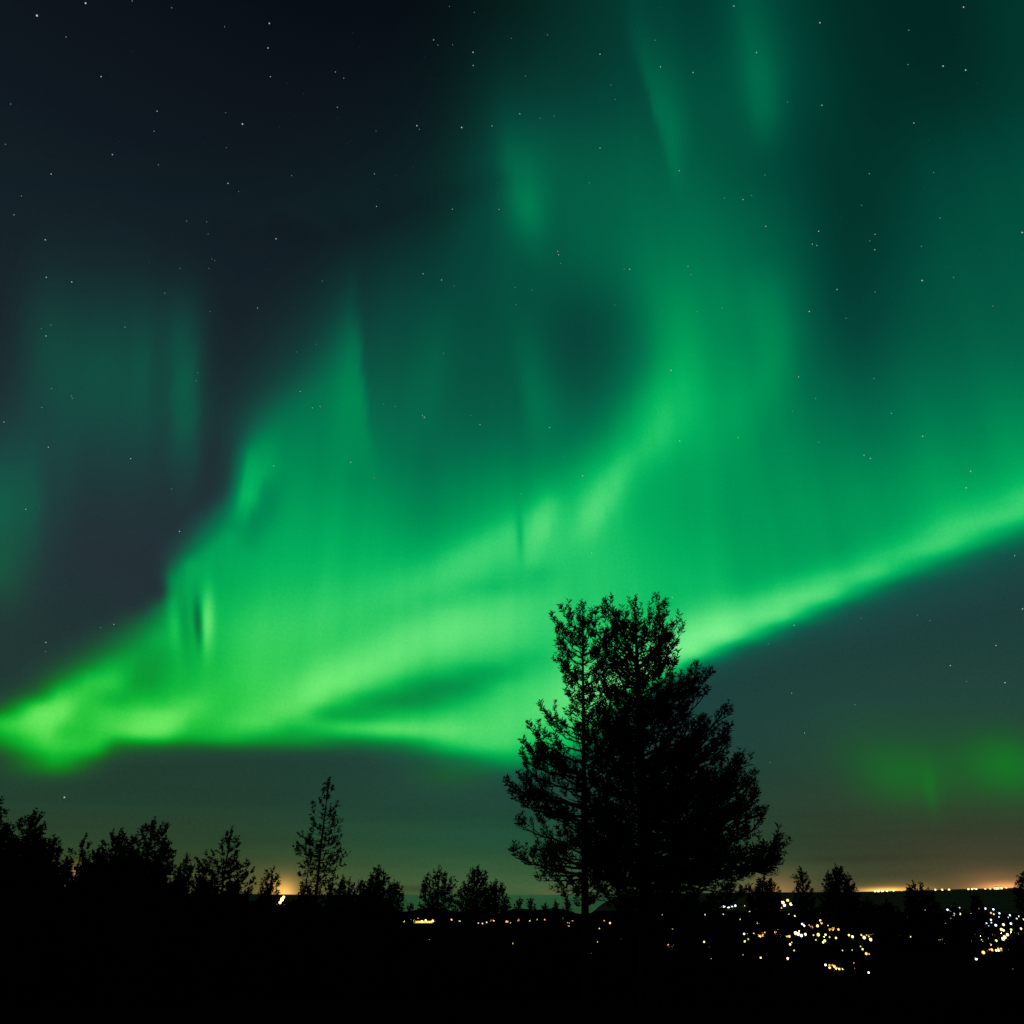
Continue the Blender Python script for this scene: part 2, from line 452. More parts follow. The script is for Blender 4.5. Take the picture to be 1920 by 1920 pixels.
# ------------------------------------------------------------------ mesh helper
class MB:
    def __init__(self):
        self.v, self.f, self.mi, self.n = [], [], [], 0
    def add(self, verts, faces, mi=0):
        verts = np.asarray(verts, float)
        self.v.append(verts)
        self.f += [tuple(i + self.n for i in f) for f in faces]
        self.mi += [mi] * len(faces)
        self.n += len(verts)
    def tube(self, pts, rad, sides=5, mi=0):
        pts = np.asarray(pts, float)
        m = len(pts)
        tan = np.gradient(pts, axis=0)
        tan /= np.linalg.norm(tan, axis=1)[:, None] + 1e-9
        ref = np.where(np.abs(tan[:, 2:3]) > 0.9, [[1.0, 0, 0]], [[0, 0, 1.0]])
        u = np.cross(tan, ref); u /= np.linalg.norm(u, axis=1)[:, None] + 1e-9
        w = np.cross(tan, u)
        a = np.arange(sides) * 2 * math.pi / sides
        ring = np.cos(a)[None, :, None] * u[:, None, :] + np.sin(a)[None, :, None] * w[:, None, :]
        vs = (pts[:, None, :] + ring * np.asarray(rad)[:, None, None]).reshape(-1, 3)
        fs = []
        for i in range(m - 1):
            for j in range(sides):
                k = (j + 1) % sides
                fs.append((i*sides + j, i*sides + k, (i+1)*sides + k, (i+1)*sides + j))
        fs.append(tuple(range(sides))[::-1])
        fs.append(tuple((m-1)*sides + j for j in range(sides)))
        self.add(vs, fs, mi)
    def box(self, x0, x1, y0, y1, z0, z1, mi=0):
        v = [(x, y, z) for z in (z0, z1) for y in (y0, y1) for x in (x0, x1)]
        self.add(v, [(0,2,3,1), (4,5,7,6), (0,1,5,4), (2,6,7,3), (0,4,6,2), (1,3,7,5)], mi)
    def ball(self, c, r, mi=0, n=8, rings=5):
        vs = [(c[0], c[1], c[2] - r)]
        for i in range(1, rings):
            t = -math.pi/2 + math.pi * i / rings
            for j in range(n):
                p = 2 * math.pi * j / n
                vs.append((c[0] + r*math.cos(t)*math.cos(p), c[1] + r*math.cos(t)*math.sin(p), c[2] + r*math.sin(t)))
        vs.append((c[0], c[1], c[2] + r))
        fs = [(0, 1 + (j+1) % n, 1 + j) for j in range(n)]
        for i in range(rings - 2):
            for j in range(n):
                a, b = 1 + i*n + j, 1 + i*n + (j+1) % n
                fs.append((a, b, b + n, a + n))
        t = len(vs) - 1
        b0 = 1 + (rings-2)*n
        fs += [(b0 + j, b0 + (j+1) % n, t) for j in range(n)]
        self.add(vs, fs, mi)
    def mesh(self, name, mats, smooth=False):
        me = bpy.data.meshes.new(name)
        v = np.concatenate(self.v) if self.v else np.zeros((0, 3))
        me.from_pydata(v.tolist(), [], self.f)
        for m in mats: me.materials.append(m)
        if len(mats) > 1: me.polygons.foreach_set('material_index', self.mi)
        if smooth: me.polygons.foreach_set('use_smooth', [True] * len(me.polygons))
        me.update()
        return me

def link(name, me, parent=None, loc=(0, 0, 0)):
    o = bpy.data.objects.new(name, me)
    COL.objects.link(o)
    o.location = loc
    if parent: o.parent = parent
    return o

def tag(o, label=None, cat=None, group=None, kind=None):
    if label: o['label'] = label
    if cat: o['category'] = cat
    if group: o['group'] = group
    if kind: o['kind'] = kind
    return o

# ------------------------------------------------------------------ terrain
RNG = np.random.default_rng(7)
PROF_D = [0, 10, 20, 36, 60, 100, 200, 400, 700, 900, 1200, 6000, 14000, 20000, 26000, 30000]
PROF_Z = [0, 0, -0.7, -2.4, -5.2, -9.5, -21, -44, -70, -79, -81, -81, -82, -84, -84, -90]
RIDGE = [(-60, 104), (-22, 64), (-15, 24), (-9, -8), (2, -8), (8, 34), (14, 64), (22, 94), (27, 154), (31, 196), (36, 224), (60, 174)]
HILLS = []      # az, distance, height, radius
_a, _e = azel(520, 1690)
HILLS.append((_a, 1900.0, 64.0, 260.0))
_a, _e = azel(140, 1640)
HILLS.append((_a - 1, 1500.0, 90.0, 300.0))

def gz(x, y):
    x = np.asarray(x, float); y = np.asarray(y, float)
    d = np.hypot(x, y)
    a = np.degrees(np.arctan2(x, y))
    z = np.interp(d, PROF_D, PROF_Z)
    z = z + np.interp(a, [r[0] for r in RIDGE], [r[1] for r in RIDGE]) * np.exp(-((d - 26000) / 3000.0) ** 2)
    for (ha, hd, hh, hr) in HILLS:
        hx, hy = hd * math.sin(math.radians(ha)), hd * math.cos(math.radians(ha))
        z = z + hh * np.exp(-((x - hx)**2 + (y - hy)**2) / hr**2)
    bumps = np.sin(x * 0.31 + 1.0) * np.sin(y * 0.27) * 0.12 + np.sin(x * 0.083) * np.sin(y * 0.071 + 2) * 0.3
    return z + bumps * np.clip(d / 30.0, 0.2, 1.0) * np.clip(1.5 - d / 600.0, 0, 1)

def build_ground():
    rr = np.concatenate([[0.0], np.geomspace(1.5, 30000, 150)])
    aa = np.concatenate([np.arange(-45, 45, 0.5), np.arange(45, 315, 5.0)])
    na = len(aa)
    ar = np.radians(aa)
    R, A = np.meshgrid(rr[1:], ar, indexing='ij')
    X, Y = R * np.sin(A), R * np.cos(A)
    Z = gz(X, Y)
    vs = np.concatenate([[[0, 0, float(gz(0, 0))]], np.stack([X, Y, Z], -1).reshape(-1, 3)])
    fs, mi = [], []
    for j in range(na):
        fs.append((0, 1 + (j+1) % na, 1 + j)); mi.append(0)
    for i in range(len(rr) - 2):
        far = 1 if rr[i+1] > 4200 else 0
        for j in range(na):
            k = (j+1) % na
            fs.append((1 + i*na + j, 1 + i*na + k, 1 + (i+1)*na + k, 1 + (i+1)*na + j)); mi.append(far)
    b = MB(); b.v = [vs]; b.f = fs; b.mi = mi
    tag(link('ground', b.mesh('ground', [HEATH, FARLAND_HAZE], smooth=True)), kind='structure')
build_ground()

def build_water():
    b = MB()
    aa = np.linspace(-10.5, 9.0, 80)
    near = 4300 + 500 * np.sin(aa * 0.9) + 300 * np.sin(aa * 2.3 + 1)
    near = near + (28800 - near) * np.maximum(sstep(-7.0, -10.5, aa), sstep(5.0, 9.0, aa))
    rr = np.linspace(0, 1, 8)
    vs = []
    for t in rr:
        for a, n in zip(aa, near):
            d = n * (1 - t) + 29000 * t
            vs.append((d * math.sin(math.radians(a)), d * math.cos(math.radians(a)), -79.0))
    n = len(aa)
    fs = [(i*n + j, i*n + j + 1, (i+1)*n + j + 1, (i+1)*n + j) for i in range(7) for j in range(n - 1)]
    b.add(vs, fs)
    def mat(nt, p):
        p.inputs['Base Color'].default_value = (0.01, 0.012, 0.012, 1)
        p.inputs['Roughness'].default_value = 0.12
        p.inputs['IOR'].default_value = 1.33
        w = nt.nodes.new('ShaderNodeTexNoise'); w.inputs['Scale'].default_value = 0.05
        bp = nt.nodes.new('ShaderNodeBump'); bp.inputs['Strength'].default_value = 0.15
        co = nt.nodes.new('ShaderNodeTexCoord')
        nt.links.new(co.outputs['Object'], w.inputs['Vector'])
        nt.links.new(w.outputs[0], bp.inputs['Height']); nt.links.new(bp.outputs[0], p.inputs['Normal'])
    tag(link('water', b.mesh('water', [material('lake_water', mat)])), kind='structure')
build_water()

# ------------------------------------------------------------------ stars (part of the sky)
STARS = []
def stars(ox, oy, sc, items):
    for t in items:
        STARS.append((ox + t[0] / sc, oy + t[1] / sc, t[2], t[3] if len(t) > 3 else 0))
stars(0, 0, 2.743, [(190,80,3),(440,16,2.5),(680,5,1.2),(883,40,1.2),(1385,120,2.6,1),(1155,137,1),(1378,247,1.8),(1391,394,1.5),(520,394,1.6),(340,190,1.2),(1725,370,1.5,1),(1768,402,1.2),(1735,552,1.3,1),(808,572,1.6),(1247,638,2.8),(1160,580,.9),(792,675,1.4),(578,795,2,1),(815,848,1.3),(1163,760,1),(263,895,1.6),(1173,943,2),(1227,985,1),(1500,903,1.4),(110,1008,1.2),(72,1105,1.2,1),(233,1233,2.2,1),(960,1137,1.3),(1063,1141,1.2),(1070,1203,1),(1420,1228,2.2),(238,1426,2,1),(369,1450,1.8),(925,1380,1.2),(1090,1332,1),(1105,1340,1),(1075,1380,1),(847,1508,1.3),(1324,1584,1.6),(1080,1602,1),(1657,1445,1.2),(237,1728,1.6),(262,1672,1),(213,1690,1),(643,1682,1),(1627,1770,1),(1525,1810,1),(28,742,1),(55,535,1)])
stars(640, 0, 3, [(748,70,1.2),(608,36,1),(519,224,1.8,1),(543,253,1.3),(626,252,1),(741,294,2.2),(742,368,1.7),(425,707,2.4),(440,727,1.2),(677,717,2.8),(848,708,1.8),(1004,640,1.8),(1160,196,1.3),(1455,305,1.8),(1455,832,1.8),(1795,376,1.6),(1765,226,1.2),(1516,478,1.2),(1035,427,1),(956,215,1),(1540,558,1),(1197,653,1.2),(1118,665,1),(186,978,1.5),(198,1161,1.7),(624,1177,1.6),(887,1178,1.5),(1395,1028,1.3),(1901,960,1.6),(1218,1414,1.6),(1222,1433,2),(1233,1482,1.3),(1591,1514,1.4),(1622,1514,2.2),(460,1540,2),(564,1575,1.8),(635,1608,1.2),(978,1617,1.4),(1071,1632,1.3),(983,1712,1.4),(1538,1716,1.4),(13,440,1.3),(195,737,1)])
stars(1280, 0, 3, [(288,34,1.8),(772,128,2),(1580,40,1.8),(58,408,1.8),(415,295,1.6),(1465,372,2),(1592,394,2),(1267,363,1.3),(1272,170,1.2),(783,592,1.7),(1300,692,1.6),(590,573,1),(1050,977,1.5,1),(463,984,1.3),(1412,970,1.2),(339,1122,1.8),(388,1100,1.2),(235,1114,1.3),(468,1273,1.9),(765,1301,2),(1082,1318,1.5),(1053,1355,1.4),(1080,1405,1.8),(729,1373,1.5),(755,1381,1.5),(1343,1386,1.4),(1447,1226,1.4),(1910,1308,2.2),(1347,1578,2.5),(868,1628,1.9),(1083,1642,1.4),(1524,1560,1.3),(712,1752,2.2),(919,1790,1.4),(30,1498,1.5),(46,1545,1.3),(1006,1155,1.2),(1744,1722,1.2)])
stars(640, 320, 3, [(467,1387,3.0,1),(456,1376,2,1),(780,1428,2.3,1),(1172,1445,2),(1854,1123,2.4),(1903,1521,2.2),(1357,1716,2.3),(575,1028,1.3),(303,1326,1.4),(238,1312,1.1),(53,1640,2.5,1),(185,1730,1.3),(1010,1817,1.3),(728,1377,1.1)])
stars(1280, 320, 3, [(652,1160,2),(748,1281,1.4),(617,1355,1.2),(1174,1365,1.5),(1350,1494,2),(312,1501,1.5),(766,1528,1.3),(1020,1601,1.6),(1056,1618,2),(1620,1691,2),(1595,1784,1.8),(1077,1168,1.4),(222,772,1.3),(80,793,1.2)])
stars(0, 320, 3, [(1689,1242,1.8),(1757,1334,1.5),(1800,1326,1.5),(735,1620,2),(272,1555,1.6),(1539,1661,1.5),(145,1905,1.6),(22,1414,1.6,1),(290,1226,1.3),(402,1268,1.2),(407,1280,1.2),(235,1332,1.3),(1103,1182,1.3),(1112,1136,1.1),(702,880,1.2),(965,1790,1.2)])
stars(0, 960, 3, [(1010,109,2.2),(640,632,1.6),(565,650,1.2),(258,734,1.8),(362,1605,2.8),(255,785,1)])
stars(640, 960, 3, [(372,722,1.5),(1408,230,1.6),(1863,480,1.8)])
stars(1280, 960, 3, [(627,637,2),(678,517,1.4),(482,742,1.2),(1003,598,1.2),(1320,580,1.2),(1390,612,1.3),(1762,751,1.8),(1506,864,1.8),(1597,953,1.2),(1813,960,2),(613,1019,1.5),(969,1083,1.4),(686,1244,1.5),(491,1408,1.3),(1912,545,2),(1867,246,1.6)])
STAR_M = [glow('star_white', (0.85, 0.95, 1.0), 0.62), glow('star_blue', (0.40, 0.60, 1.0), 0.75),
          glow('star_faint', (0.20, 0.27, 0.28), 1.0)]
for m in STAR_M:
    m.cycles.emission_sampling = 'NONE'
def build_stars():
    b = MB()
    Ds = 90000.0
    rs = random.Random(3)
    for (x, y, s, c) in STARS:
        d = ray(x, y)
        p = d * Ds + Vector((0, 0, EYE))
        k = Ds / F / max(0.5, d.y * cp + d.z * sp)
        mi = 1 if c else (0 if s > 1.45 else 2)
        b.ball(p, k * (0.12 + 0.30 * s if s > 1.45 else 0.20 + 0.30 * s), mi, 6, 4)
    for i in range(1500):            # the unresolved faint ones over the whole sky
        a = rs.uniform(-180, 180); e = math.degrees(math.asin(rs.uniform(0.10, 1)))
        v = Vector((math.sin(math.radians(a))*math.cos(math.radians(e)), math.cos(math.radians(a))*math.cos(math.radians(e)), math.sin(math.radians(e))))
        b.ball(v * Ds, Ds / F * 0.2 + 0.34 * rs.random() ** 2, 2, 5, 3)
    o = link('star_field', b.mesh('sky_stars', STAR_M))  # holds the star balls alone; sky and aurora come from the world shader
    tag(o, kind='structure')
build_stars()

# ------------------------------------------------------------------ trees
def unit(v):
    return v / (np.linalg.norm(v, axis=-1, keepdims=True) + 1e-9)

def needles(pos, dirs, length, width, nb, rng, thick=0.22):
    """bottle-brush tufts: every tuft is a sheaf of thin needle blades"""
    n = len(pos)
    pos = np.repeat(pos, nb, 0); ax = np.repeat(dirs, nb, 0)
    L = np.repeat(length, nb); W = np.repeat(width, nb)
    s = rng.uniform(0, 0.85, n * nb)
    rad = rng.normal(size=(n * nb, 3))
    rad = unit(rad - (rad * ax).sum(1, keepdims=True) * ax)
    d = unit(ax * rng.uniform(0.35, 0.9, (n * nb, 1)) + rad * 0.85)
    p0 = pos + ax * (s * L)[:, None]
    p1 = p0 + d * (W * rng.uniform(0.75, 1.25, n * nb))[:, None]
    side = unit(np.cross(d, rng.normal(size=(n * nb, 3))))
    h = side * (W * thick)[:, None]
    v = np.stack([p0 - h * 0.6, p0 + h * 0.6, p0 + (p1 - p0) * 0.6 + h, p1, p0 + (p1 - p0) * 0.6 - h], 1).reshape(-1, 3)
    return v

def blade_mesh(name, vs, mat):
    n = len(vs) // 5
    me = bpy.data.meshes.new(name)
    me.vertices.add(len(vs)); me.vertices.foreach_set('co', vs.astype(np.float32).ravel())
    me.loops.add(n * 5); me.loops.foreach_set('vertex_index', np.arange(n * 5, dtype=np.int32))
    me.polygons.add(n)
    me.polygons.foreach_set('loop_start', np.arange(0, n * 5, 5, dtype=np.int32))
    me.polygons.foreach_set('loop_total', np.full(n, 5, dtype=np.int32))
    me.materials.append(mat)
    me.update(calc_edges=True)
    return me

def conifer(h, prof, seed, n_prim, tuft, rise=(0.85, 0.25, 0.0), trunk_r=0.2, depth=0.85,
            blades=11, thick=0.26, sec=0.30, top=0.25, droop=0.0, wid=0.34, shrink=0.35, base=0.0, inner=0.35, sec_gap=0.34, up=0.8, bend=0.0, crook=0.0):
    """prof: list of (z, left radius, right radius) from the top down; returns trunk and crown meshes"""
    rng = np.random.default_rng(seed)
    pz = np.array([p[0] for p in prof])[::-1]
    pl = np.array([p[1] for p in prof])[::-1]
    pr = np.array([p[2] for p in prof])[::-1]
    zlo, zhi = pz[0], h
    T = MB()
    def axis(z):
        s = z / h
        return np.array([bend * math.sin(s * math.pi) + crook * math.sin(s * 7.0) * s, crook * math.cos(s * 5.0) * s, z])
    zz = np.linspace(-0.6, h * 0.985, 14)
    rad = trunk_r * (0.06 + 0.94 * np.clip(1 - zz / h, 0, 1) ** 0.85)
    rad[0] *= 1.35
    T.tube([axis(z) for z in zz], rad, 8)
    dense = np.linspace(zlo, zhi, 60)
    wts = (np.interp(dense, pz, pl) + np.interp(dense, pz, pr)) / 2
    wts = wts + top * wts.max()
    cdf = np.cumsum(wts); cdf = cdf / cdf[-1]
    P, D_, Ls, Ws = [], [], [], []
    for i in range(n_prim):
        u = (i + rng.uniform(0.0, 1.0)) / n_prim
        zt = float(np.interp(u, cdf, dense)) - 0.3 * tuft
        phi = i * 2.399963 + rng.uniform(-0.5, 0.5)
        Rl, Rr = float(np.interp(zt, pz, pl)), float(np.interp(zt, pz, pr))
        Rs = Rr if math.cos(phi) > 0 else Rl
        Rd = (Rl + Rr) / 2 * depth
        c2 = math.cos(phi) ** 2
        R = Rd * (1 - c2) + Rs * c2
        R *= rng.uniform(0.86, 1.0) if rng.random() > inner else rng.uniform(0.35, 0.8)
        R = max(R * (1 - 0.35 * sec) - shrink * tuft, 0.05)
        q = (zt - zlo) / max(0.01, zhi - zlo)
        rs_ = float(np.interp(q, [0, 0.5, 1], [rise[2], rise[1], rise[0]])) + rng.uniform(-0.12, 0.12)
        za = min(max(zt - R * rs_, base + 0.2), h * 0.97)
        a = axis(za)
        tip = np.array([R * math.cos(phi), R * math.sin(phi), zt]) + axis(zt) * [1, 1, 0]
        mid = a * 0.45 + tip * 0.55
        mid[2] = za + (zt - za) * 0.25 - droop * R * rng.uniform(0.5, 1.2)
        mid[:2] += rng.normal(size=2) * 0.05 * R
        ss = np.linspace(0, 1, 7)[:, None]
        path = a * (1 - ss)**2 + mid * 2 * ss * (1 - ss) + tip * ss**2
        path[1:-1] += rng.normal(size=(5, 3)) * 0.018 * R
        L = R
        r0 = min(0.018 * L + 0.012, trunk_r * 0.5)
        T.tube(path, r0 * np.linspace(1, 0.25, 7), 4)
        m = max(2, int(L * 0.8 / sec_gap) + 1)
        l2 = sec * L + 0.7 * tuft
        for j in range(m):
            s = 0.22 + 0.78 * (j + rng.uniform(0.2, 0.8)) / m
            k = min(5, int(s * 6)); f = s * 6 - k
            p = path[k] * (1 - f) + path[k+1] * f
            tn = unit(path[k+1] - path[k])
            sd = unit(np.cross(tn, [0, 0, 1.0]) + 1e-6) * (1 if j % 2 else -1)
            d = unit(tn * rng.uniform(0.5, 1.1) + sd * rng.uniform(0.25, 0.9) + np.array([0, 0, rng.uniform(-0.2, 0.75)]) + rng.normal(size=3) * 0.12)
            ln = l2 * (1.15 - 0.75 * s) * rng.uniform(0.6, 1.25)
            e = p + d * ln
            T.tube([p, (p + e) / 2 + [0, 0, 0.04 * ln], e], [r0 * 0.4, r0 * 0.3, r0 * 0.15], 3)
            nt = max(1, int(ln / (tuft * 0.5)))
            for t in range(nt):
                g = 1 - (t + rng.uniform(0, 0.5)) / max(1, nt) * 0.72
                if s < 0.4 and rng.random() < 0.35: continue
                P.append(p + (e - p) * g)
                D_.append(d * 0.6 + np.array([0, 0, up]) + rng.normal(size=3) * 0.26)
                Ls.append(tuft * rng.uniform(0.7, 1.2)); Ws.append(tuft * wid * rng.uniform(0.75, 1.25))
        P.append(path[-1]); D_.append(unit(path[-1] - path[-2]) * 0.6 + np.array([0, 0, up]))
        Ls.append(tuft * 1.1); Ws.append(tuft * 0.4)
    for t in range(8):                       # leading shoot
        P.append(axis(h + tuft * (0.1 - t * 0.33))); D_.append(np.array([0, 0, 1.0]) + rng.normal(size=3) * 0.15)
        Ls.append(tuft); Ws.append(tuft * 0.35)
    vs = needles(np.array(P), unit(np.array(D_)), np.array(Ls), np.array(Ws), blades, rng, thick)
    return T.mesh('trunk', [BARK], smooth=True), blade_mesh('crown', vs, NEEDLE)

def place_tree(name, label, cat, xt, yt, D, prof_px, seed, n_prim, tuft, xb=None, group=None, trunk_px=None, **kw):
    """a tree whose top is seen at (xt, yt) and that stands D metres away; prof_px: (y, left, right) in photograph units"""
    at, et = azel(xt, yt)
    a = math.radians(at)
    if xb is None:
        bx, by = D * math.sin(a), D * math.cos(a)
    else:
        ab = math.radians(azel(xb, 1700)[0])
        bx, by = D * math.sin(ab), D * math.cos(ab)
    bz = float(gz(bx, by)) - 0.1
    zt = EYE + D * math.tan(math.radians(et))
    h = zt - bz
    prof = []
    for (y, l, r) in prof_px:
        dd = ray(xt, y)
        hor = math.hypot(dd.x, dd.y)
        z = EYE + D * dd.z / hor - bz
        m = D / hor / F                      # metres per photograph unit at that height
        prof.append((z, l * m, r * m))
    tr = trunk_px * D / 1650.0 if trunk_px else 0.018 * h
    me_t, me_c = conifer(h, prof, seed, n_prim, tuft, trunk_r=tr, **kw)
    root = bpy.data.objects.new(name, None)
    COL.objects.link(root)
    root.location = (bx, by, bz)
    tx, ty = D * math.sin(a), D * math.cos(a)
    lean = math.atan2((tx - bx) * math.cos(a) - (ty - by) * math.sin(a), h)
    root.rotation_euler = (0, lean, -a)
    link('trunk', me_t, root); link('crown', me_c, root)
    tag(root, label, cat, group)
    return root

# the two tall pines on the right of the middle
place_tree('pine_tree', 'tallest pine with the thickest trunk and a wide crown spreading right', 'tree',
  1190, 1134, 36, [(1130,60,36),(1140,84,66),(1158,100,98),(1190,100,110),(1235,90,130),(1258,88,138),(1270,88,150),(1300,90,164),(1330,90,176),(1400,102,206),(1460,112,230),(1520,118,252),(1580,122,270),(1625,118,266),(1660,108,220),(1688,98,184),(1712,80,150),(1738,56,96)],
  17, 300, 0.52, xb=1203, trunk_px=15, rise=(0.95, 0.35, 0.0), inner=0.42, bend=0.05, blades=24, thick=.11, wid=.35, top=1.1, sec_gap=0.29)
place_tree('pine_tree', 'slimmer pine with a bare thin trunk left of the tallest pine', 'tree',
  1092, 1142, 34, [(1142,34,70),(1154,58,96),(1172,80,96),(1190,80,80),(1230,66,62),(1262,60,62),(1300,52,64),(1326,48,64),(1334,86,64),(1360,108,64),(1385,130,64),(1420,132,64),(1442,156,58),(1480,150,58),(1520,158,58),(1560,140,54),(1600,144,52),(1640,124,46),(1665,106,44),(1692,70,30)],
  23, 175, 0.50, xb=1092, trunk_px=8.5, rise=(0.95, 0.35, 0.0), inner=0.36, blades=24, thick=.11, wid=.35, top=1.1, sec_gap=0.29)

PINES = [
 # name, label, xt, yt, D, profile, n_prim, tuft, extra
 ('pine_tree','pointed dark pine cut by the left edge of the picture',-3,1512,58,[(1512,3,4),(1545,11,13),(1572,20,24),(1600,36,42),(1650,52,52),(1720,55,60)],46,.62,{}),
 ('pine_tree','dense black pine with two knobbly tops near the left edge',62,1532,62,[(1532,7,8),(1550,16,15),(1563,40,16),(1590,50,18),(1620,60,24),(1660,70,44),(1730,80,60)],80,.6,{}),
 ('pine_tree','short bushy pine right beside the double topped pine near the left edge',98,1580,66,[(1580,5,5),(1590,24,10),(1610,32,12),(1632,34,12),(1665,32,22),(1730,35,35)],46,.6,{}),
 ('pine_tree','small open pine with few branches above the leftmost orange light',157,1576,64,[(1576,4,4),(1590,9,8),(1604,20,8),(1618,12,12),(1640,28,12),(1680,32,22),(1730,32,30)],26,.55,{'nf':1.6}),
 ('pine_tree','low rounded pine just right of the small open pine',184,1599,70,[(1599,5,5),(1616,14,9),(1640,18,12),(1690,26,24)],26,.55,{}),
 ('pine_tree','pine with a ragged top left of the broad flat topped one',222,1567,70,[(1567,5,8),(1580,18,15),(1600,22,17),(1626,36,22),(1700,44,36)],46,.62,{}),
 ('pine_tree','broad black pine with a round knob on top in the left group',288,1547,66,[(1547,9,13),(1562,18,23),(1576,28,24),(1592,40,32),(1612,60,46),(1640,70,52),(1700,72,54),(1740,60,50)],95,.64,{}),
 ('spruce_tree','narrow needle thin spruce in the gap between two broad pines',350,1606,78,[(1606,1,1),(1630,6,6),(1660,9,9),(1720,14,14)],40,.42,{'rise':(.2,-.1,-.2)}),
 ('pine_tree','layered pine with a clear trunk and wide flat shelves of needles',432,1564,68,[(1564,3,6),(1580,10,18),(1592,13,20),(1604,10,12),(1609,46,14),(1624,55,46),(1640,40,53),(1655,46,50),(1690,40,42),(1730,40,40)],48,.6,{'trunk_px':5,'up':.5,'nf':1.8}),
 ('pine_tree','young slim pine left of the bright yellow light on the horizon',510,1636,72,[(1636,3,3),(1650,12,9),(1670,17,14),(1710,24,16),(1750,26,24)],26,.55,{}),
 ('pine_tree','tall slender lone pine with a pointed top standing above the low forest',616,1467,66,[(1467,2,2),(1480,6,7),(1500,13,11),(1520,30,24),(1545,22,32),(1562,32,30),(1585,58,40),(1602,45,50),(1622,30,52),(1640,34,40),(1656,30,48),(1672,24,20),(1692,16,12)],62,.55,{'xb':588,'trunk_px':4.6,'nf':1.35,'rise':(.75,.25,.1)}),
 ('pine_tree','small dark pine at the foot of the slender lone pine',655,1655,74,[(1655,2,2),(1675,11,11),(1700,17,17),(1750,24,24)],30,.5,{}),
 ('pine_tree','shrubby young pine with upright shoots between the lone pine and the lit hall',708,1637,60,[(1637,5,5),(1650,10,12),(1666,17,26),(1690,30,34),(1730,42,38)],44,.55,{'up':1.0}),
 ('pine_tree','low rounded young pine nearest the left end of the lit hall',737,1664,58,[(1664,12,7),(1684,20,17),(1712,22,18),(1750,30,20)],34,.5,{}),
 ('pine_tree','umbrella shaped pine with separate layers in front of the lit yellow hall',823,1637,62,[(1637,5,5),(1650,20,16),(1662,24,34),(1676,30,26),(1689,44,28),(1702,34,36),(1722,24,30)],42,.55,{'trunk_px':3.6,'up':.5,'nf':1.8}),
 ('pine_tree','pointed pine right of the umbrella shaped one',895,1634,64,[(1634,6,4),(1650,12,14),(1665,22,16),(1680,30,24),(1705,36,32),(1722,24,26)],46,.55,{}),
 ('pine_tree','small pine touching the pointed pine on its right',930,1659,66,[(1659,4,8),(1676,12,18),(1700,18,24),(1722,20,24)],30,.5,{}),
 ('pine_tree','bushy dark pine tucked under the right edge of the tallest pine',1432,1652,56,[(1652,6,6),(1665,16,14),(1680,22,22),(1700,28,24),(1722,32,26),(1750,34,26)],52,.5,{}),
 ('pine_tree','thin see through pine right of the brightest orange town light',1502,1635,64,[(1635,2,2),(1650,10,8),(1668,14,13),(1690,15,20),(1710,20,18),(1732,14,12)],38,.45,{'trunk_px':3,'rise':(.6,.2,0),'nf':1.8}),
 ('pine_tree','full pointed pine with a dark trunk before the town lights on the right',1569,1633,62,[(1633,4,3),(1648,14,14),(1660,19,21),(1680,27,25),(1700,31,29),(1716,36,32),(1738,28,30)],78,.5,{'trunk_px':4.5}),
 ('pine_tree','stubby low pine between the full pointed pine and the squat bushy pine',1626,1694,60,[(1694,3,3),(1706,10,8),(1722,16,12),(1750,18,16)],24,.45,{}),
 ('pine_tree','squat bushy pine on the right with its top below the horizon',1661,1699,54,[(1699,5,5),(1714,20,16),(1740,24,20),(1780,26,22)],52,.42,{'up':.9}),
 ('pine_tree','dark pine whose tip just breaks the glowing horizon on the right',1714,1663,54,[(1663,3,3),(1672,10,16),(1700,17,34),(1722,19,42),(1755,26,46),(1790,32,44)],80,.42,{'up':.9}),
 ('pine_tree','rounded low pine between two thinner trees far right',1792,1708,56,[(1708,7,7),(1728,18,16),(1762,19,18),(1790,22,22)],46,.42,{'up':.9}),
 ('spruce_tree','thin spindly spruce among the white plain lights far right',1828,1683,60,[(1683,1,1),(1700,5,5),(1716,8,12),(1738,10,13),(1770,13,14)],34,.36,{}),
 ('pine_tree','dark pine cut by the right edge of the picture',1918,1645,56,[(1645,5,5),(1656,8,8),(1682,13,16),(1722,14,20),(1770,18,24)],50,.42,{}),
 ('pine_tree','low black bush of a pine at the bottom of the yellow lit grove',1922,1758,50,[(1758,10,10),(1770,20,20),(1790,28,26),(1820,32,32)],44,.5,{}),
]
GRP = 'single pines standing out of the dark forest'
for i, (nm, lb, xt, yt, D, pf, n, tf, kw) in enumerate(PINES):
    nf = kw.pop('nf', 2.5)
    k = dict(rise=(0.5, 0.1, -0.1), top=0.12, blades=15, sec_gap=0.40, inner=0.4, crook=0.06, thick=0.2, up=0.55, wid=0.32, shrink=0.1, sec=0.24)
    k.update(kw)
    place_tree(nm, lb, 'tree', xt, yt, D, pf, 100 + i, int(n * nf), tf * 0.88, group=GRP, **k)

